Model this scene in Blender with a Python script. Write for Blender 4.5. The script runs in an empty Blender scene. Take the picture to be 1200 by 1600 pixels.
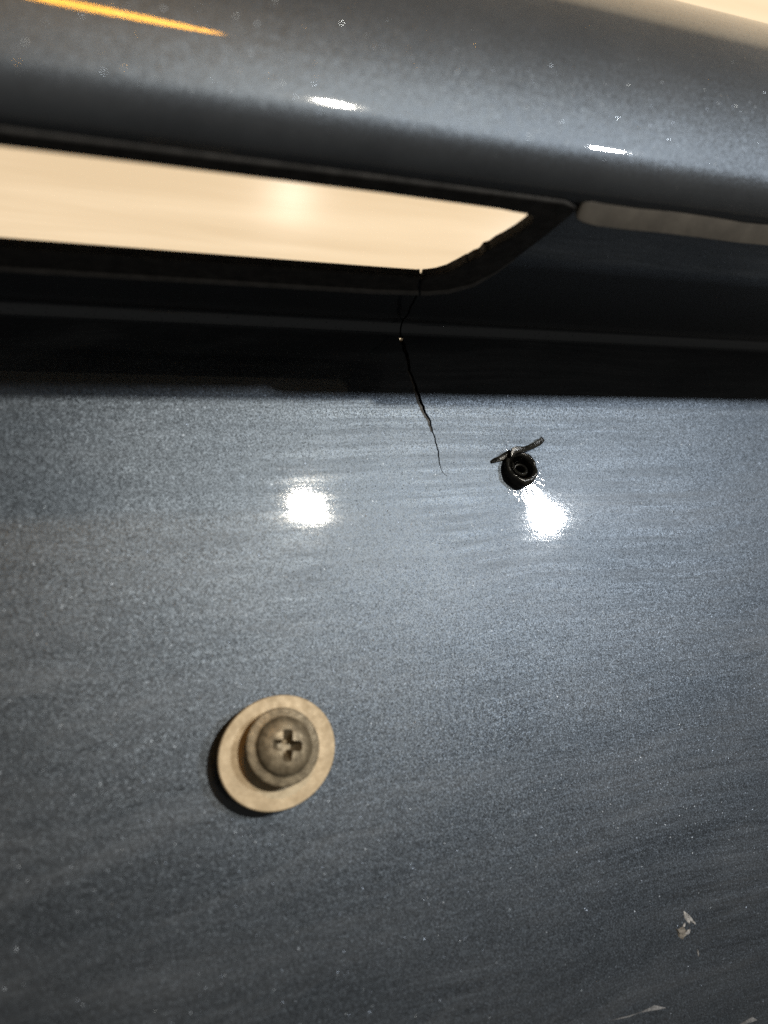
import bpy, bmesh, math, random
from mathutils import Vector, Matrix, noise
random.seed(7)
sc = bpy.context.scene
col = sc.collection
MM = 0.001
# panel frame: x along the recess, y up the plate face, z out of it. The panel lies face up on the floor.
TILT = Matrix.Rotation(math.radians(-12.7), 4, 'X')

# ------------------------------------------------------------------ camera
cx = Vector((3040, 136, -1300)).normalized()
bk = Vector((0, 0, 1))
n0 = (bk - cx * bk.dot(cx)).normalized()
y0 = n0.cross(cx)
th = math.radians(13)
nn = n0 * math.cos(th) + y0 * math.sin(th)
yy = nn.cross(cx)
R = Matrix((cx, yy, nn)).to_4x4()
cam = bpy.data.cameras.new('camera')
cam.sensor_fit = 'HORIZONTAL'; cam.sensor_width = 36.0; cam.lens = 39.0
cam.clip_start = 0.004; cam.clip_end = 50
cam.dof.use_dof = True; cam.dof.focus_distance = 0.135; cam.dof.aperture_fstop = 19.5
camo = bpy.data.objects.new('camera', cam); col.objects.link(camo)
camo.matrix_world = TILT @ Matrix.Translation(Vector((-56.247, -56.559, 111.830)) * MM) @ R
sc.camera = camo

# ------------------------------------------------------------------ light
w = bpy.data.worlds.new('World'); sc.world = w; w.use_nodes = True
bg = w.node_tree.nodes['Background']
bg.inputs[0].default_value = (1.0, 0.93, 0.82, 1); bg.inputs[1].default_value = 0.09

def lamp(name, p, target, power, color, sx, sy):
    L = bpy.data.lights.new(name, 'AREA'); L.energy = power; L.color = color
    L.shape = 'ELLIPSE'; L.size = sx; L.size_y = sy
    o = bpy.data.objects.new(name, L); col.objects.link(o)
    p = TILT @ (Vector(p) * MM); t = TILT @ (Vector(target) * MM)
    o.location = p
    o.rotation_euler = (t - p).to_track_quat('-Z', 'Y').to_euler()
lamp('ceiling_lamp', (441.5, 309.0, 1386.9), (0, -30, 0), 15.0, (1.0, 0.93, 0.80), 0.058, 0.033)
lamp('ceiling_lamp', (864.4, 222.4, 1214.1), (0, -30, 0), 10.5, (0.95, 0.98, 1.0), 0.050, 0.054)
lamp('orange_lamp', (5, 427, 723), (-50, 6, 46), 1.0, (1.0, 0.43, 0.02), 0.246, 0.030)

sc.view_settings.view_transform = 'Standard'
sc.view_settings.look = 'None'
sc.view_settings.exposure = 0.0
sc.view_settings.gamma = 1.0
sc.cycles.use_denoising = False
sc.cycles.sample_clamp_indirect = 4.0
sc.cycles.max_bounces = 8

# ------------------------------------------------------------------ node helpers
class NT:
    def __init__(s, name):
        s.m = bpy.data.materials.new(name); s.m.use_nodes = True
        s.t = s.m.node_tree; s.n = s.t.nodes; s.n.clear()
        s.out = s.n.new('ShaderNodeOutputMaterial')
    def new(s, typ, **kw):
        n = s.n.new(typ)
        for k, v in kw.items(): setattr(n, k, v)
        return n
    def link(s, a, b): s.t.links.new(a, b)
    def put(s, sock, v):
        if isinstance(v, bpy.types.NodeSocket): s.link(v, sock)
        elif isinstance(v, (tuple, list)) and len(v) == 3 and sock.type == 'RGBA': sock.default_value = (*v, 1)
        else: sock.default_value = v
    def math(s, op, a, b=None, c=None, clamp=False):
        n = s.new('ShaderNodeMath', operation=op, use_clamp=clamp)
        s.put(n.inputs[0], a)
        if b is not None: s.put(n.inputs[1], b)
        if c is not None: s.put(n.inputs[2], c)
        return n.outputs[0]
    def vmath(s, op, a, b=None, scale=None):
        n = s.new('ShaderNodeVectorMath', operation=op)
        s.put(n.inputs[0], a)
        if b is not None: s.put(n.inputs[1], b)
        if scale is not None: s.put(n.inputs['Scale'], scale)
        return n.outputs['Value'] if op in ('LENGTH', 'DOT_PRODUCT') else n.outputs[0]
    def noise(s, vec, scale, detail=3, rough=0.55, dist=0.0):
        n = s.new('ShaderNodeTexNoise'); s.put(n.inputs['Vector'], vec)
        n.inputs['Scale'].default_value = scale; n.inputs['Detail'].default_value = detail
        n.inputs['Roughness'].default_value = rough; n.inputs['Distortion'].default_value = dist
        return n.outputs[0]
    def ramp(s, f, lo, hi, a=0.0, b=1.0):
        n = s.new('ShaderNodeMapRange'); n.interpolation_type = 'SMOOTHSTEP'
        s.put(n.inputs[0], f)
        for i, v in zip((1, 2, 3, 4), (lo, hi, a, b)): n.inputs[i].default_value = v
        return n.outputs[0]
    def mix(s, f, a, b):
        n = s.new('ShaderNodeMix', data_type='RGBA')
        s.put(n.inputs[0], f); s.put(n.inputs[6], a); s.put(n.inputs[7], b)
        return n.outputs[2]
    def mm(s):   # object coordinates in millimetres
        c = s.new('ShaderNodeTexCoord')
        return s.vmath('SCALE', c.outputs['Object'], scale=1000.0)
    def bump(s, h, strength=1.0, dist=0.001, normal=None):
        n = s.new('ShaderNodeBump'); s.put(n.inputs['Height'], h)
        n.inputs['Strength'].default_value = strength; n.inputs['Distance'].default_value = dist
        if normal is not None: s.link(normal, n.inputs['Normal'])
        return n.outputs[0]
    def bsdf(s, color, rough, metal=0.0, normal=None, **kw):
        b = s.new('ShaderNodeBsdfPrincipled')
        s.put(b.inputs['Base Color'], color); s.put(b.inputs['Roughness'], rough); s.put(b.inputs['Metallic'], metal)
        if normal is not None: s.link(normal, b.inputs['Normal'])
        for k, v in kw.items(): s.put(b.inputs[k.replace('_', ' ')], v)
        return b
    def done(s, shader):
        s.link(shader, s.out.inputs[0]); return s.m

def flake_paint(name, hole=None, haze_amt=0.085, rough=0.40, coat=1.0, glint=0.05):
    t = NT(name)
    p = t.mm()
    geo = t.new('ShaderNodeNewGeometry')
    # coat relief: wipe streaks, dust nibs, orange peel
    warp = t.vmath('SCALE', t.new('ShaderNodeTexNoise').outputs[1], scale=0.0)
    wn = t.new('ShaderNodeTexNoise'); t.link(p, wn.inputs['Vector']); wn.inputs['Scale'].default_value = 0.025; wn.inputs['Detail'].default_value = 1
    pw = t.vmath('ADD', p, t.vmath('SCALE', wn.outputs[1], scale=6.0))
    st = t.noise(t.vmath('MULTIPLY', pw, (0.035, 0.75, 0.75)), 1.0, 4, 0.6)
    st2 = t.noise(t.vmath('MULTIPLY', pw, (0.11, 1.9, 1.9)), 1.0, 2, 0.5)
    peel = t.noise(p, 1.6, 2, 0.5)
    patch = t.ramp(t.noise(p, 0.03, 2), 0.42, 0.62)
    h = t.math('ADD', t.math('MULTIPLY', st, 0.0013), t.math('MULTIPLY', t.math('MULTIPLY', st2, patch), 0.0014))
    h = t.math('ADD', h, t.math('MULTIPLY', peel, 0.0012))
    mound = None
    if hole:
        d = t.vmath('SUBTRACT', p, hole)
        sx = t.new('ShaderNodeSeparateXYZ'); t.link(d, sx.inputs[0])
        r = t.math('SQRT', t.math('ADD', t.math('MULTIPLY', sx.outputs[0], sx.outputs[0]), t.math('MULTIPLY', sx.outputs[1], sx.outputs[1])))
        g = t.math('EXPONENT', t.math('MULTIPLY', t.math('MULTIPLY', r, r), -1 / 30.0))
        ang = t.math('ARCTAN2', sx.outputs[1], sx.outputs[0])
        cv = t.new('ShaderNodeCombineXYZ'); t.link(t.math('MULTIPLY', ang, 6.5), cv.inputs[0]); t.link(t.math('MULTIPLY', r, 0.28), cv.inputs[1])
        crz = t.noise(cv.outputs[0], 1.0, 2, 0.6)
        near = t.ramp(r, 2.2, 5.8, 1.0, 0.0)
        mound = t.math('ADD', t.math('MULTIPLY', g, 0.16), t.math('MULTIPLY', t.math('MULTIPLY', t.ramp(crz, 0.5, 0.62), near), 0.03))
        h = t.math('ADD', h, mound)
    coat_n = t.bump(h, 1.0, 0.001)
    base_n = t.bump(t.math('ADD', t.math('ADD', t.math('MULTIPLY', st, 0.022), t.math('MULTIPLY', t.math('MULTIPLY', st2, patch), 0.012)), mound if mound else 0.0), 1.0, 0.001)
    # metal flakes: every cell its own tilt
    def flakes(scale, amt):
        v = t.new('ShaderNodeTexVoronoi'); t.link(p, v.inputs['Vector']); v.inputs['Scale'].default_value = scale
        tilt = t.vmath('SCALE', t.vmath('SUBTRACT', v.outputs['Color'], (0.5, 0.5, 0.5)), scale=amt)
        return v, t.vmath('NORMALIZE', t.vmath('ADD', base_n, tilt))
    v1, n1 = flakes(8.0, 0.19)
    v2, n2 = flakes(3.6, 0.44)
    v3, n3 = flakes(1.9, 0.70)
    haze = t.noise(pw, 0.05, 3, 0.5)
    base = t.mix(haze, (0.042, 0.051, 0.063), (0.060, 0.071, 0.085))
    wc = t.new('ShaderNodeTexWhiteNoise'); t.link(v1.outputs['Position'], wc.inputs['Vector'])
    crough = t.math('ADD', t.ramp(st, 0.35, 0.7, 0.016, 0.036), t.math('MULTIPLY', t.math('POWER', wc.outputs[0], 3.0), 0.030))
    if hole:   # wiped lines change the sheen
        wl = t.noise(t.vmath('MULTIPLY', pw, (0.016, 0.70, 0.5)), 1.0, 6, 0.72)
        rough = t.math('ADD', rough, t.math('MULTIPLY', t.ramp(wl, 0.34, 0.66, -0.045, 0.050), t.ramp(patch, 0.0, 1.0, 0.25, 1.0)))
    main = t.bsdf(base, rough, 1.0, n1, Coat_Weight=coat, Coat_Roughness=crough, Coat_IOR=1.5, Coat_Normal=coat_n)
    spark = t.bsdf((0.045, 0.051, 0.060), 0.30, 1.0, n2)
    spark2 = t.bsdf((glint, glint * 1.1, glint * 1.2), 0.24, 1.0, n3)
    def pick(v, thr, rad):
        wn = t.new('ShaderNodeTexWhiteNoise'); t.link(v.outputs['Position'], wn.inputs['Vector'])
        on = t.math('MULTIPLY', t.math('GREATER_THAN', wn.outputs[0], thr), t.math('LESS_THAN', v.outputs['Distance'], rad))
        sc_ = t.new('ShaderNodeSeparateColor'); t.link(wn.outputs[1], sc_.inputs[0])
        return t.math('MULTIPLY', on, t.ramp(sc_.outputs[1], 0.0, 1.0, 0.15, 1.0))
    m1 = t.new('ShaderNodeMixShader'); t.link(pick(v2, 0.84, 0.36), m1.inputs[0]); t.link(main.outputs[0], m1.inputs[1]); t.link(spark.outputs[0], m1.inputs[2])
    m2 = t.new('ShaderNodeMixShader'); t.link(pick(v3, 0.62, 0.075 if hole else 0.10), m2.inputs[0]); t.link(m1.outputs[0], m2.inputs[1]); t.link(spark2.outputs[0], m2.inputs[2])
    # thin wiped film of dust, with the room's reflection painted in as pale haze
    film_haze = t.math('MULTIPLY', t.ramp(t.noise(t.vmath('MULTIPLY', pw, (0.03, 0.10, 0.06)), 1.0, 5, 0.62), 0.32, 0.72), haze_amt)
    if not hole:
        film_haze = t.math('MULTIPLY', t.ramp(t.noise(p, 0.06, 5, 0.7), 0.3, 0.7, 0.38, 0.62), haze_amt)  # outside the plate, pale tone painted in for the mirrored ceiling
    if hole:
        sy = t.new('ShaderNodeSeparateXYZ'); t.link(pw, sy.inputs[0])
        film_haze = t.math('MULTIPLY', film_haze, t.ramp(sy.outputs[1], -92, -45, 0.4, 1.0))  # paler upward, painting in the brighter room reflected there
    if not hole: fine = smear = None
    # fine horizontal wipe lines and slanting smears in the film
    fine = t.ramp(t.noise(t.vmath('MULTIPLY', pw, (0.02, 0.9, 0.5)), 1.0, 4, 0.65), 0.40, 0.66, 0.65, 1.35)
    if hole: film_haze = t.math('MULTIPLY', film_haze, fine)
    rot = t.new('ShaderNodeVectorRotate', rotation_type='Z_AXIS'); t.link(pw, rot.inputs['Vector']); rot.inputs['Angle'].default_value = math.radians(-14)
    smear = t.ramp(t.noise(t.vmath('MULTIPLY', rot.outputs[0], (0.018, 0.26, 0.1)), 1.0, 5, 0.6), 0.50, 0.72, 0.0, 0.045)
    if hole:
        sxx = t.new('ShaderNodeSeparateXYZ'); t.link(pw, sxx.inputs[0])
        film_haze = t.math('ADD', film_haze, t.math('MULTIPLY', smear, t.ramp(sxx.outputs[0], -25, 15, 1.0, 0.3)))
    dust_room_haze = t.new('ShaderNodeBsdfDiffuse'); dust_room_haze.inputs[0].default_value = (0.43, 0.46, 0.50, 1); t.link(base_n, dust_room_haze.inputs[2])
    m25 = t.new('ShaderNodeMixShader'); t.link(film_haze, m25.inputs[0]); t.link(m2.outputs[0], m25.inputs[1]); t.link(dust_room_haze.outputs[0], m25.inputs[2]); m2 = m25
    # dark specks of dirt stuck on the paint
    dv = t.noise(p, 0.9, 4, 0.7)
    dm = t.math('MULTIPLY', t.ramp(dv, 0.70, 0.73), 0.7)
    dirt = t.bsdf((0.02, 0.02, 0.022), 0.7)
    m3 = t.new('ShaderNodeMixShader'); t.link(dm, m3.inputs[0]); t.link(m2.outputs[0], m3.inputs[1]); t.link(dirt.outputs[0], m3.inputs[2])
    return t.done(m3.outputs[0])

def simple(name, c1, c2, rough, metal=0.0, scale=1.0, bump=0.02, **kw):
    t = NT(name); p = t.mm()
    f = t.ramp(t.noise(p, scale, 5, 0.65), 0.35, 0.68)
    n = t.bump(t.math('MULTIPLY', t.noise(p, scale * 3, 4, 0.6), bump), 1.0, 0.001)
    rr = t.ramp(t.noise(p, scale * 1.7, 3), 0.3, 0.7, rough - 0.1, rough + 0.1)
    return t.done(t.bsdf(t.mix(f, c1, c2), rr, metal, n, **kw).outputs[0])

HOLE = (17.4, -24.9)
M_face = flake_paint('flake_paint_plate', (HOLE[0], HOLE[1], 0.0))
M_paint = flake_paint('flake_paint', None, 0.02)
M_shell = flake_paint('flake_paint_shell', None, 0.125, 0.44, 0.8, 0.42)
M_black = simple('black_plastic', (0.010, 0.010, 0.011), (0.024, 0.024, 0.024), 0.42, 0.0, 0.6, 0.05)
M_frame = simple('frame_plastic', (0.022, 0.021, 0.020), (0.040, 0.038, 0.036), 0.75, 0.0, 0.5, 0.06, Specular_IOR_Level=0.2)
M_bead = simple('bead_plastic', (0.06, 0.057, 0.054), (0.10, 0.095, 0.09), 0.5, 0.0, 0.5, 0.05)
M_gloss = simple('black_torn_rubber', (0.008, 0.008, 0.007), (0.024, 0.022, 0.018), 0.2, 0.0, 1.2, 0.06)
M_zinc = simple('tan_zinc', (0.36, 0.285, 0.18), (0.47, 0.38, 0.25), 0.55, 0.2, 0.55, 0.03)
M_steel = simple('brown_dull_steel', (0.12, 0.097, 0.062), (0.24, 0.20, 0.135), 0.52, 0.5, 0.9, 0.06)
M_rust = simple('amber_zinc', (0.20, 0.12, 0.04), (0.32, 0.21, 0.08), 0.5, 0.4, 0.7, 0.02)
M_chip = simple('bare_plastic', (0.13, 0.135, 0.14), (0.40, 0.41, 0.42), 0.6, 0.0, 1.6, 0.06)
M_raw = simple('raw_crack_edge', (0.05, 0.045, 0.04), (0.11, 0.105, 0.10), 0.6, 0.0, 1.5, 0.05)
M_bare = simple('bare_plastic_brown', (0.07, 0.066, 0.058), (0.20, 0.19, 0.17), 0.6, 0.0, 2.2, 0.08)
M_scuff = simple('pale_scuff', (0.05, 0.054, 0.06), (0.14, 0.145, 0.155), 0.5, 0.0, 2.0, 0.06)

M_strip = simple('beige_strip', (0.07, 0.061, 0.05), (0.10, 0.088, 0.072), 0.8, 0.0, 0.25, 0.02)
def floor_mat():
    t = NT('cream_laminate'); p = t.mm()
    g = t.noise(t.vmath('MULTIPLY', p, (0.006, 0.11, 0.11)), 1.0, 4, 0.6, 0.4)
    c = t.mix(t.ramp(g, 0.3, 0.7), (0.80, 0.66, 0.47), (0.93, 0.79, 0.59))
    n = t.bump(t.math('MULTIPLY', g, 0.02), 1.0, 0.001)
    return t.done(t.bsdf(c, 0.15, 0.0, n, Specular_IOR_Level=0.014).outputs[0])
M_floor = floor_mat()

# ------------------------------------------------------------------ mesh helpers
def V(p): return Vector(p) * MM
def sharp(me, deg):
    for poly in me.polygons: poly.use_smooth = True
    me.set_sharp_from_angle(angle=math.radians(deg))
def build(name, bm, mat, parent=None, deg=35, loc=(0, 0, 0), rot=None):
    bmesh.ops.recalc_face_normals(bm, faces=bm.faces)
    me = bpy.data.meshes.new(name); bm.to_mesh(me); bm.free()
    sharp(me, deg); me.materials.append(mat)
    o = bpy.data.objects.new(name, me); col.objects.link(o)
    if parent: o.parent = parent
    o.location = V(loc)
    if rot: o.rotation_euler = rot
    return o
def thing(name, label, cat, loc=(0, 0, 0)):
    o = bpy.data.objects.new(name, None); col.objects.link(o)
    o.empty_display_size = 0.01
    o.matrix_world = TILT @ Matrix.Translation(V(loc))
    o['label'] = label; o['category'] = cat
    return o
def prism(bm, pts, axis, a, b):
    """closed outline pts (2D) swept along an axis from a to b (mm)"""
    f = {'x': lambda p, s: (s, p[0], p[1]), 'y': lambda p, s: (p[0], s, p[1]), 'z': lambda p, s: (p[0], p[1], s)}[axis]
    A = [bm.verts.new(V(f(p, a))) for p in pts]; B = [bm.verts.new(V(f(p, b))) for p in pts]
    n = len(pts)
    bm.faces.new(A); bm.faces.new(B[::-1])
    for i in range(n): bm.faces.new((A[i], B[i], B[(i + 1) % n], A[(i + 1) % n]))
def sweep_x(bm, pts, xs):
    """closed (y,z) outline swept over x stations, end caps closed"""
    rows = [[bm.verts.new(V((x, p[0], p[1]))) for p in pts] for x in xs]
    n = len(pts)
    for r0, r1 in zip(rows, rows[1:]):
        for i in range(n): bm.faces.new((r0[i], r1[i], r1[(i + 1) % n], r0[(i + 1) % n]))
    bm.faces.new(rows[0]); bm.faces.new(rows[-1][::-1])
def offset(pts, d):
    out = []
    for i, p in enumerate(pts):
        a = Vector(pts[max(i - 1, 0)]); b = Vector(pts[min(i + 1, len(pts) - 1)])
        t = (b - a).normalized(); out.append((p[0] - t.y * d, p[1] + t.x * d))
    return out
def lathe(bm, prof, seg=64, z0=0.0):
    """(r,z) outline round z; r=0 ends close on a pole"""
    rings = []
    for r, z in prof:
        if r < 1e-6: rings.append([bm.verts.new(V((0, 0, z + z0)))])
        else: rings.append([bm.verts.new(V((r * math.cos(2 * math.pi * k / seg), r * math.sin(2 * math.pi * k / seg), z + z0))) for k in range(seg)])
    for a, b in zip(rings, rings[1:]):
        for k in range(seg):
            k2 = (k + 1) % seg
            if len(a) == 1 and len(b) == 1: continue
            if len(a) == 1: bm.faces.new((a[0], b[k], b[k2]))
            elif len(b) == 1: bm.faces.new((a[k], b[0], a[k2]))
            else: bm.faces.new((a[k], b[k], b[k2], a[k2]))
    return rings
def cut(o, cutters, deg=35):
    """real holes: subtract each cutter mesh from o"""
    tmp = []
    for bm in cutters:
        bmesh.ops.recalc_face_normals(bm, faces=bm.faces)
        me = bpy.data.meshes.new('cut'); bm.to_mesh(me); bm.free()
        c = bpy.data.objects.new('cut', me); col.objects.link(c); c.matrix_world = o.matrix_world.copy() if not o.parent else Matrix()
        m = o.modifiers.new('cut', 'BOOLEAN'); m.operation = 'DIFFERENCE'; m.object = c; m.solver = 'EXACT'
        tmp.append(c)
    par, mw, lo, ro = o.parent, o.matrix_world.copy(), o.location.copy(), o.rotation_euler.copy()
    o.parent = None; o.location = (0, 0, 0); o.rotation_euler = (0, 0, 0)
    bpy.context.view_layer.update()
    dg = bpy.context.evaluated_depsgraph_get()
    me = bpy.data.meshes.new_from_object(o.evaluated_get(dg))
    o.modifiers.clear(); old = o.data; o.data = me; me.name = old.name
    for c in tmp: bpy.data.objects.remove(c)
    o.parent = par; o.location = lo; o.rotation_euler = ro
    sharp(me, deg)
def zigzag(path, width, jit=0.12, step=0.55):
    """jagged wedge outline round a crack path: [(x,y)...], width(t) half width"""
    pts = [Vector(p) for p in path]; L = [0]
    for a, b in zip(pts, pts[1:]): L.append(L[-1] + (b - a).length)
    n = max(2, int(L[-1] / step)); left = []; right = []
    for i in range(n + 1):
        s = L[-1] * i / n
        k = max(j for j in range(len(L)) if L[j] <= s + 1e-9); k = min(k, len(pts) - 2)
        q = pts[k].lerp(pts[k + 1], (s - L[k]) / (L[k + 1] - L[k]))
        d = (pts[k + 1] - pts[k]).normalized(); nrm = Vector((-d.y, d.x))
        q = q + nrm * random.uniform(-jit, jit)
        wd = width(i / n)
        left.append(tuple(q + nrm * wd)); right.append(tuple(q - nrm * wd))
    return left + right[::-1]

# ------------------------------------------------------------------ floor (structure)
bm = bmesh.new()
bmesh.ops.create_grid(bm, x_segments=8, y_segments=8, size=1.6)
fl = build('floor', bm, M_floor); fl.location = (0, 0, -0.072)
fl['kind'] = 'structure'; fl['label'] = 'glossy cream floor seen through the opening'

# ------------------------------------------------------------------ the trim panel
panel = thing('vehicle_trim_panel', 'dark blue grey metallic painted trim panel with number plate recess, rectangular opening and a long crack', 'trim panel')
XL, XR = -150.0, 170.0
ROOF = math.radians(-4.3)
def roof_y(z): return z * math.tan(ROOF)
FR = 1.9   # fold radius

# plate face with a real screw hole, a bushing hole and the crack
bm = bmesh.new()
prism(bm, [(XL, -126), (XR, -126), (XR, -FR), (XL, -FR)], 'z', -2.6, 0.0)
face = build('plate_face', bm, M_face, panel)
c1 = bmesh.new(); prism(c1, [(HOLE[0] + 2.5 * math.cos(a * math.pi / 24), HOLE[1] + 2.75 * math.sin(a * math.pi / 24)) for a in range(48)], 'z', -5, 3)
c2 = bmesh.new(); prism(c2, [(-27.8 + 3.2 * math.cos(a * math.pi / 16), -62.4 + 3.2 * math.sin(a * math.pi / 16)) for a in range(32)], 'z', -5, 3)
CR = [(-0.12, 0.5), (-0.03, -2.45), (0.45, -5.74), (0.52, -7.93), (1.21, -10.63), (1.52, -12.25), (1.88, -13.54), (2.17, -15.26), (2.73, -16.0), (2.85, -17.4), (3.0, -18.7), (3.4, -20.3), (3.34, -22.0), (3.36, -23.95), (3.75, -25.0), (4.4, -25.5)]
crack_w = lambda t: 0.30 * (1 - t) ** 0.8 * (0.75 + 0.5 * math.sin(t * 9) ** 2) + 0.03
random.seed(3)
cz = zigzag(CR, crack_w)
c3 = bmesh.new(); prism(c3, cz, 'z', -1.6, 3)
c4 = bmesh.new(); prism(c4, [(-0.3, -0.6), (0.05, -0.6), (0.1, -1.9), (-0.2, -1.9)], 'z', -5, 3)
c4.free(); cut(face, [c1, c2, c3])
face.data.materials.append(M_black)
for q in face.data.polygons:
    c = q.center / MM
    if -2 < c.x < 6 and -26 < c.y < -1 and -2.3 < c.z < -0.02: q.material_index = 1
# lifted raw edge beside the crack
nl = len(cz) // 2
lft = [p for p in cz[nl:] if -18.5 < p[1] < -5]
bm = bmesh.new(); rows = []
for i, p in enumerate(lft):
    t = i / (len(lft) - 1); wdt = 0.42 * math.sin(math.pi * min(1, t * 1.1 + 0.08)) ** 0.7 * random.uniform(0.75, 1.1) + 0.03
    rows.append([bm.verts.new(V((p[0] - wdt, p[1] - 0.1 * wdt, 0.006))), bm.verts.new(V((p[0] - wdt * 0.25, p[1], 0.10))), bm.verts.new(V((p[0] - 0.02, p[1], 0.02)))])
for a, b in zip(rows, rows[1:]):
    for k in range(2): bm.faces.new((a[k], b[k], b[k + 1], a[k + 1]))
    bm.faces.new((a[2], b[2], b[0], a[0]))
bm.faces.new(rows[0][::-1]); bm.faces.new(rows[-1])
build('crack_edge', bm, M_raw, panel, 30)

# recess ledge: fold arc + ledge slab, with the opening cut through it
prof = []
a0, a1 = math.pi, math.pi / 2   # arc from the face (normal +z) to the ledge (normal -y)
for k in range(13):
    a = (k / 12) * (math.pi / 2 + ROOF * -1 * -1)
    # centre at y=-FR, z=FR ; start (y=-FR, z=0), end towards (y~0, z~FR)
    prof.append((-FR + FR * math.sin(a), FR - FR * math.cos(a)))
shift = roof_y(FR)
for z in (4, 6, 12, 18, 24, 30, 36, 39.6, 40.3): prof.append((roof_y(z) - 0.22, z))
inner = offset(prof, -0.9)
bm = bmesh.new()
sweep_x(bm, prof + inner[::-1], [XL + 8 * i for i in range(41)])
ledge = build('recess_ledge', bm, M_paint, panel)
# the opening, ragged along its broken slanted end (x,z)
SLOT = [(-118, 18.0), (-58, 17.9), (-44, 18.0), (-28.2, 18.1), (-10.4, 18.25), (-5.5, 18.35), (-4.1, 18.7), (-3.0, 19.3), (-1.9, 20.5), (-1.1, 22.6), (-0.7, 23.9), (-0.5, 24.0), (-0.2, 25.2), (0.25, 25.9), (0.15, 26.7), (0.05, 27.5), (0.55, 28.0), (0.75, 29.5), (1.2, 30.6), (1.75, 32.6), (2.0, 34.6), (1.95, 35.8), (1.5, 36.7), (0.5, 37.2), (-1.5, 37.35), (-3.6, 37.6), (-18.7, 38.0), (-45, 38.2), (-118, 38.2)]
def slot_cutter(d=0.0):
    c = bmesh.new(); prism(c, SLOT, 'y', -12, 8); return c
CR2 = [(-4.9, 20.5), (-4.6, 17.0), (-3.0, 13.6), (-2.55, 12.0), (-1.7, 8.0), (-1.0, 5.5), (-0.25, 1.7)]
random.seed(5)
crz = zigzag(CR2, lambda t: 0.17, 0.06, 0.8)
c5 = bmesh.new(); prism(c5, crz, 'y', -12, 0.05)   # hairline groove, open right through only at the opening's edge and at the fold
for v in c5.verts:
    if v.co.y > -5 * MM: v.co.y = (roof_y(v.co.z / MM) + 0.3) * MM
c5b = bmesh.new(); prism(c5b, zigzag([(-4.9, 20.5), (-4.6, 17.0)], lambda t: 0.22), 'y', -12, 8)
fa = prof[:13]
fo, fi = offset(fa, 0.5), offset(fa, -0.45)
c5d = bmesh.new(); prism(c5d, fo + fi[::-1], 'x', -0.30, -0.02)
cut(ledge, [slot_cutter(), c5, c5b, c5d])
ledge.data.materials.append(M_frame)
for q in ledge.data.polygons:
    c = q.center / MM
    if c.x < 8 and 17 < c.z < 39.5 and abs(q.normal.y) < 0.6: q.material_index = 1

# black frame standing proud round the opening
OUT = [(-120, 12.4), (-58, 12.5), (-28, 13.0), (-10, 13.3), (-2.0, 13.9), (1.0, 15.0), (3.7, 17.6), (5.0, 22.0), (5.5, 26.0), (6.0, 33), (6.1, 38.5), (5.6, 40.0), (3.5, 40.7), (-20, 40.9), (-60, 40.9), (-120, 40.9)]
bm = bmesh.new(); prism(bm, OUT, 'y', -0.6, -0.0)
fr = build('slot_frame', bm, M_frame, panel)
for v in fr.data.vertices: v.co.y += (roof_y(v.co.z / MM) - 0.1) * MM
c6 = bmesh.new(); prism(c6, crz, 'y', -12, 8)
cut(fr, [slot_cutter(), c6], 30)
# rounded bead along the frame's outer edge
bm = bmesh.new(); rows = []
bp = [p for p in OUT if p[1] < 30]
for i, (x, z) in enumerate(bp):
    a = Vector(bp[max(i - 1, 0)]); b = Vector(bp[min(i + 1, len(bp) - 1)]); d = (b - a).normalized(); nr = Vector((-d.y, d.x))
    f = 1.0 if x < 1 else max(0.2, 1 - (z - 15) / 14)
    rows.append([bm.verts.new(V((x + nr.x * 0.7 * f * math.cos(q), roof_y(z) - 0.55 - 0.5 * f * math.sin(q), z + nr.y * 0.7 * f * math.cos(q)))) for q in [math.pi * k / 8 for k in range(9)]])
for a, b in zip(rows, rows[1:]):
    for k in range(8): bm.faces.new((a[k], b[k], b[k + 1], a[k + 1]))
    bm.faces.new((a[8], b[8], b[0], a[0]))
bm.faces.new(rows[0][::-1]); bm.faces.new(rows[-1])
bead = build('frame_bead', bm, M_bead, panel, 60)
c7 = bmesh.new(); prism(c7, crz, 'y', -12, 8); cut(bead, [c7], 60)
bv = fr.modifiers.new('bevel', 'BEVEL'); bv.width = 0.25 * MM; bv.segments = 2; bv.limit_method = 'ANGLE'; bv.angle_limit = math.radians(50)

# outer shell, convex, from the ledge's front edge up and over
H = Vector((0.5, 45.5))
def arc(c, r, a, b, n): return [(c[0] + r * math.sin(math.radians(a + (b - a) * k / n)), c[1] + r * math.cos(math.radians(a + (b - a) * k / n))) for k in range(n + 1)]
u14 = Vector((math.sin(math.radians(-14)), math.cos(math.radians(-14))))
ca = H - 5.0 * u14; cb = H - 38.5 * u14
p1 = arc(ca, 5.0, -94, -14, 28); p2 = arc(cb, 38.5, -14, 43, 40)[1:]
u43 = Vector((math.sin(math.radians(43)), math.cos(math.radians(43))))
cc = Vector(p2[-1]) - 9.0 * u43
p3 = arc(cc, 9.0, 43, 118, 14)[1:]
shell = p1 + p2 + p3
sh_in = offset(shell, -2.2)
bm = bmesh.new()
sweep_x(bm, shell + sh_in[::-1], [XL + 8 * i for i in range(41)])
build('outer_shell', bm, M_shell, panel)

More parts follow.
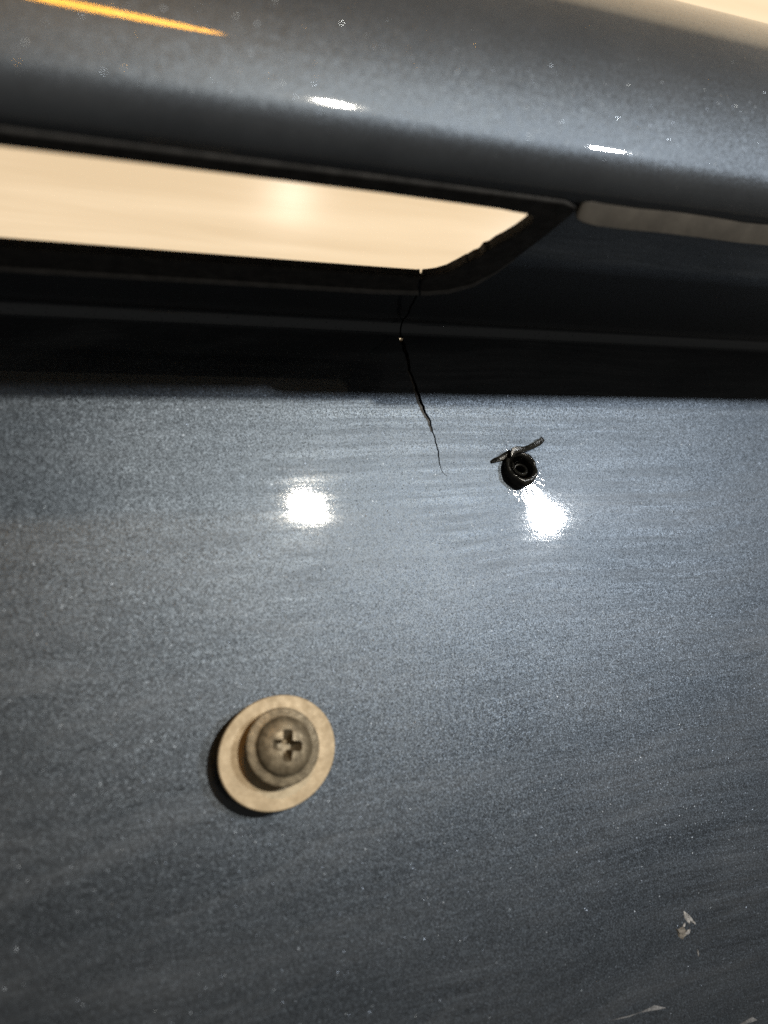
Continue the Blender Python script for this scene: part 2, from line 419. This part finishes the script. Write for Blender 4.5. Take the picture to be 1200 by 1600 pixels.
# greyish beige strip under the front edge of the ledge, right of the frame
bm = bmesh.new()
xs = [6.0, 6.3, 7.2, 9.0, 14] + [20 + 6 * i for i in range(26)]
rows = []
for i, x in enumerate(xs):
    f = (0.6, 0.8, 0.92, 1, 1)[i] if i < 5 else 1
    zc = 39.7 + 0.12 * math.sin(x * 0.35) + 0.08 * math.sin(x * 1.1)
    hz = 1.3 * f
    o4 = [(zc + hz, 0.05), (zc + hz * 0.9, -0.15), (zc - hz * 0.8, -1.75 * f), (zc - hz, -1.6 * f), (zc - hz, 0.3), (zc + hz, 0.3)]  # lower face tilted outward, shaped to catch lamp light under the ledge
    rows.append([bm.verts.new(V((x, roof_y(z) - 0.22 + dy, z))) for z, dy in o4])
for a, b in zip(rows, rows[1:]):
    for k in range(6): bm.faces.new((a[k], b[k], b[(k + 1) % 6], a[(k + 1) % 6]))
bm.faces.new(rows[0]); bm.faces.new(rows[-1][::-1])
o = build('edge_strip', bm, M_strip, panel, 30); o['label'] = 'greyish beige strip under the lip'

# bottom return of the panel down to the floor
bm = bmesh.new()
pb = [(-126, 0.0), (-126.6, -0.4), (-127, -1.2), (-128.5, -40), (-129, -96)]
sweep_x(bm, pb + offset(pb, 2.4)[::-1], [XL, 0, XR])
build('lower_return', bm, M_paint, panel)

# paint damage
def shard(pts, h0, h1):
    bm = bmesh.new(); n = len(pts); c = Vector((sum(p[0] for p in pts) / n, sum(p[1] for p in pts) / n))
    lo = [bm.verts.new(V((p[0], p[1], 0.005))) for p in pts]
    hi = [bm.verts.new(V((c.x + (p[0] - c.x) * 0.8, c.y + (p[1] - c.y) * 0.8, random.uniform(h0, h1)))) for p in pts]
    mid = bm.verts.new(V((c.x, c.y, h1 * 0.7)))
    for i in range(n):
        j = (i + 1) % n
        bm.faces.new((lo[i], lo[j], hi[j], hi[i])); bm.faces.new((hi[i], hi[j], mid))
    bm.faces.new(lo[::-1]); return bm
random.seed(11)
def sliver(x0, y0, x1, y1, w_):
    d = Vector((x1 - x0, y1 - y0)); n_ = Vector((-d.y, d.x)).normalized()
    ts = [0, .15, .35, .6, .85, 1]; ww = [.1, .6, 1, .9, .7, .25]
    jit = lambda: random.uniform(0.7, 1.2)
    A = [tuple(Vector((x0, y0)) + d * t + n_ * w_ * .5 * q * jit()) for t, q in zip(ts, ww)]
    B = [tuple(Vector((x0, y0)) + d * t - n_ * w_ * .5 * q * jit()) for t, q in zip(ts, ww)]
    return A + B[::-1]
for (a_, lab) in (((33.45, -95.5, 34.1, -97.5, .42), 'whitish paint flake'), ((33.9, -96.0, 34.9, -97.5, .35), None), ((34.5, -96.9, 35.2, -97.75, .22), None), ((32.9, -98.7, 34.0, -98.25, .34), None), ((32.6, -97.7, 33.3, -97.1, .22), None), ((34.6, -101.1, 34.55, -102.2, .16), None)):
    o = build('paint_flake', shard(sliver(*a_[:4], a_[4] * 1.8), 0.03, 0.16), M_chip, panel, 20)
    if lab: o['label'] = lab
o = build('paint_chip', shard([(31.3, -97.5), (31.7, -97.7), (32.2, -97.6), (32.9, -97.5), (33.1, -98.1), (32.9, -98.5), (33.1, -98.9), (32.6, -99.0), (32.3, -99.3), (31.9, -99.0), (31.5, -98.7), (31.6, -98.2)], 0.05, 0.28), M_bare, panel, 20)
o['label'] = 'brownish paint chip beside the whitish flakes'
for path, wd in (([(16.5, -106.5), (19.5, -106.9), (22.5, -106.8), (25.0, -106.6), (26.9, -107.4)], 0.11), ([(34.0, -113.6), (37.5, -113.3), (40.5, -112.8), (42.4, -112.6), (43.2, -113.2)], 0.13)):
    k = len(path); L = []; Rr = []
    for i, q in enumerate(path):
        t = i / (k - 1); ww = wd * (0.15 + 0.85 * t ** 1.5) * (0.55 if i == k - 1 else 1)
        L.append((q[0], q[1] + ww * 0.5)); Rr.append((q[0], q[1] - ww * 0.5))
    build('scuff_mark', shard(L + Rr[::-1], 0.03, 0.10), M_scuff, panel, 30)

# ------------------------------------------------------------------ washer
wa = thing('washer', 'large tan zinc flat washer standing off the painted panel under a screw head', 'washer', (-27.86, -62.62, 2.2))
bm = bmesh.new()
rot = math.atan2(0.334, 0.943)
prof_w = [(0.40, 0), (0.985, 0), (1.0, 0.12), (1.0, 0.62), (0.985, 0.75), (0.40, 0.75)]
rings = []
for r, z in prof_w:
    ring = []
    for k in range(96):
        a = 2 * math.pi * k / 96
        x, y = 7.92 * r * math.cos(a), 7.09 * r * math.sin(a)
        ring.append(bm.verts.new(V((x * math.cos(rot) - y * math.sin(rot), x * math.sin(rot) + y * math.cos(rot), z))))
    rings.append(ring)
for a, b in zip(rings, rings[1:] + rings[:1]):
    for k in range(96): bm.faces.new((a[k], b[k], b[(k + 1) % 96], a[(k + 1) % 96]))
build('disc', bm, M_zinc, wa, 40)

# ------------------------------------------------------------------ screw
sw = thing('screw', 'dull brown cross head screw with flanged dome head seated on a tan washer', 'screw', (-27.6, -61.95, 0))
lean = (math.radians(-5), math.radians(4), 0)
bm = bmesh.new()
hp = [(0, 0), (4.55, 0), (4.85, 0.1), (4.92, 0.3), (4.85, 0.55), (4.5, 0.68), (4.0, 0.72), (3.72, 0.85)]
for k in range(1, 13):
    a = math.radians(90 * k / 12); hp.append((3.72 * math.cos(a) ** 0.8 if k < 12 else 0, 0.85 + 1.35 * math.sin(a)))
lathe(bm, hp, 72)
head = build('head', bm, M_steel, sw, 40, (0, 0, 4.3), lean)
def arm(rotz):
    c = bmesh.new()
    A = []
    for (hw, hl, z) in ((0.34, 0.85, 0.6), (0.62, 1.95, 1.95), (0.80, 2.3, 3.3)):
        pts = []
        for (x, y) in ((-hl, -hw * .7), (-hl + .25, -hw), (hl - .25, -hw), (hl, -hw * .7), (hl, hw * .7), (hl - .25, hw), (-hl + .25, hw), (-hl, hw * .7)):
            pts.append(c.verts.new(V((x * math.cos(rotz) - y * math.sin(rotz), x * math.sin(rotz) + y * math.cos(rotz), z))))
        A.append(pts)
    c.faces.new(A[0][::-1]); c.faces.new(A[-1])
    for p, q in zip(A, A[1:]):
        for i in range(8): c.faces.new((p[i], p[(i + 1) % 8], q[(i + 1) % 8], q[i]))
    return c
cut(head, [arm(math.radians(-12)), arm(math.radians(80))], 40)
bvh = head.modifiers.new('bevel', 'BEVEL'); bvh.width = 0.16 * MM; bvh.segments = 2; bvh.limit_method = 'ANGLE'; bvh.angle_limit = math.radians(50)
bm = bmesh.new(); lathe(bm, [(0, 0), (4.1, 0), (4.25, 0.2), (4.25, 1.2), (4.1, 1.45), (0, 1.45)], 64)
build('collar', bm, M_rust, sw, 40, (-0.25, -0.25, 2.9), lean)
bm = bmesh.new(); lathe(bm, [(0, -14), (1.2, -13), (2.4, -9), (2.4, 2.6), (0, 2.6)], 32)
build('shank', bm, M_steel, sw, 40)

# ------------------------------------------------------------------ torn plug in the upper hole
pg = thing('rubber_plug', 'small glossy black torn plug stuck in the hole beside the crack', 'plug', (HOLE[0], HOLE[1], 0))
tip = (math.radians(-16), math.radians(-3), 0)
bm = bmesh.new()
rp = [(2.2, -4), (2.25, -0.6), (2.45, 0.0), (2.5, 0.5), (2.5, 1.2), (2.42, 1.5), (2.2, 1.68), (1.98, 1.62), (1.8, 1.35), (1.72, 0.7), (1.6, -1.2), (1.5, -4)]
rp = [(a * 1.12, b) for a, b in rp]
rings = lathe(bm, rp, 56)
for v in bm.verts:
    q = v.co / MM
    d = noise.noise(Vector((q.x * 1.1, q.y * 1.1, q.z * 0.9 + 4))) * 0.22
    if q.z > -0.3: v.co += Vector((q.x, q.y, 0)).normalized() * d * MM * 0.9 + Vector((0, 0, d * MM * 0.8))
    v.co.y *= 1.12
build('sleeve', bm, M_gloss, pg, 60, (0, 0, 0), tip)
# curled ridge inside the sleeve
bm = bmesh.new()
N, Mseg = 60, 8; rows = []
for i in range(N + 1):
    t = i / N; a = 2.6 + t * 8.6; r = 1.45 * (1 - 0.62 * t); z = 1.15 - 1.3 * t
    c = Vector((r * math.cos(a), r * math.sin(a), z)); rad = 0.30 * (0.5 + 0.5 * math.sin(math.pi * min(1, t * 1.3 + 0.15)))
    er = Vector((math.cos(a), math.sin(a), 0)); ez = Vector((0, 0, 1))
    rows.append([bm.verts.new(V(c + er * rad * math.cos(b) + ez * rad * 1.4 * math.sin(b))) for b in [2 * math.pi * k / Mseg for k in range(Mseg)]])
for a, b in zip(rows, rows[1:]):
    for k in range(Mseg): bm.faces.new((a[k], b[k], b[(k + 1) % Mseg], a[(k + 1) % Mseg]))
bm.faces.new(rows[0][::-1]); bm.faces.new(rows[-1])
build('inner_curl', bm, M_gloss, pg, 60, (0, 0, 0), tip)
bm = bmesh.new(); lathe(bm, [(0, -1.9), (0.6, -1.7), (1.2, -1.9), (1.7, -2.2)], 24)
build('plug_floor', bm, M_gloss, pg, 60, (0, 0, 0), tip)
# torn strip lying over the rim
def ribbon(path, name):
    bm = bmesh.new(); rows = []
    for i, (x, y, z, wd) in enumerate(path):
        a = Vector(path[max(i - 1, 0)][:2]); b = Vector(path[min(i + 1, len(path) - 1)][:2]); d = (b - a).normalized(); nr = Vector((-d.y, d.x))
        x -= HOLE[0]; y -= HOLE[1]
        rows.append([bm.verts.new(V((x + nr.x * wd * s, y + nr.y * wd * s, z + dz))) for s, dz in ((-.5, 0), (.5, .12), (.5, .40), (0, .5), (-.5, .26))])
    for a, b in zip(rows, rows[1:]):
        for k in range(5): bm.faces.new((a[k], b[k], b[(k + 1) % 5], a[(k + 1) % 5]))
    bm.faces.new(rows[0][::-1]); bm.faces.new(rows[-1])
    return build(name, bm, M_gloss, pg, 40)
ribbon([(15.6, -22.9, 1.3, .5), (16.2, -21.95, 1.45, 1.1), (17.0, -21.75, 1.5, 1.0), (18.0, -21.7, 1.3, .85), (19.4, -21.3, .9, .85), (20.9, -20.8, .6, .9), (22.1, -20.2, .45, 1.0), (22.7, -19.8, .4, 1.05), (22.95, -20.1, .35, .5)], 'torn_strip')
ribbon([(16.1, -21.9, .7, .9), (15.3, -22.3, .35, 1.0), (14.4, -22.75, .1, .85), (13.4, -23.0, -.05, .8), (12.6, -23.3, -.22, .5)], 'torn_strip')
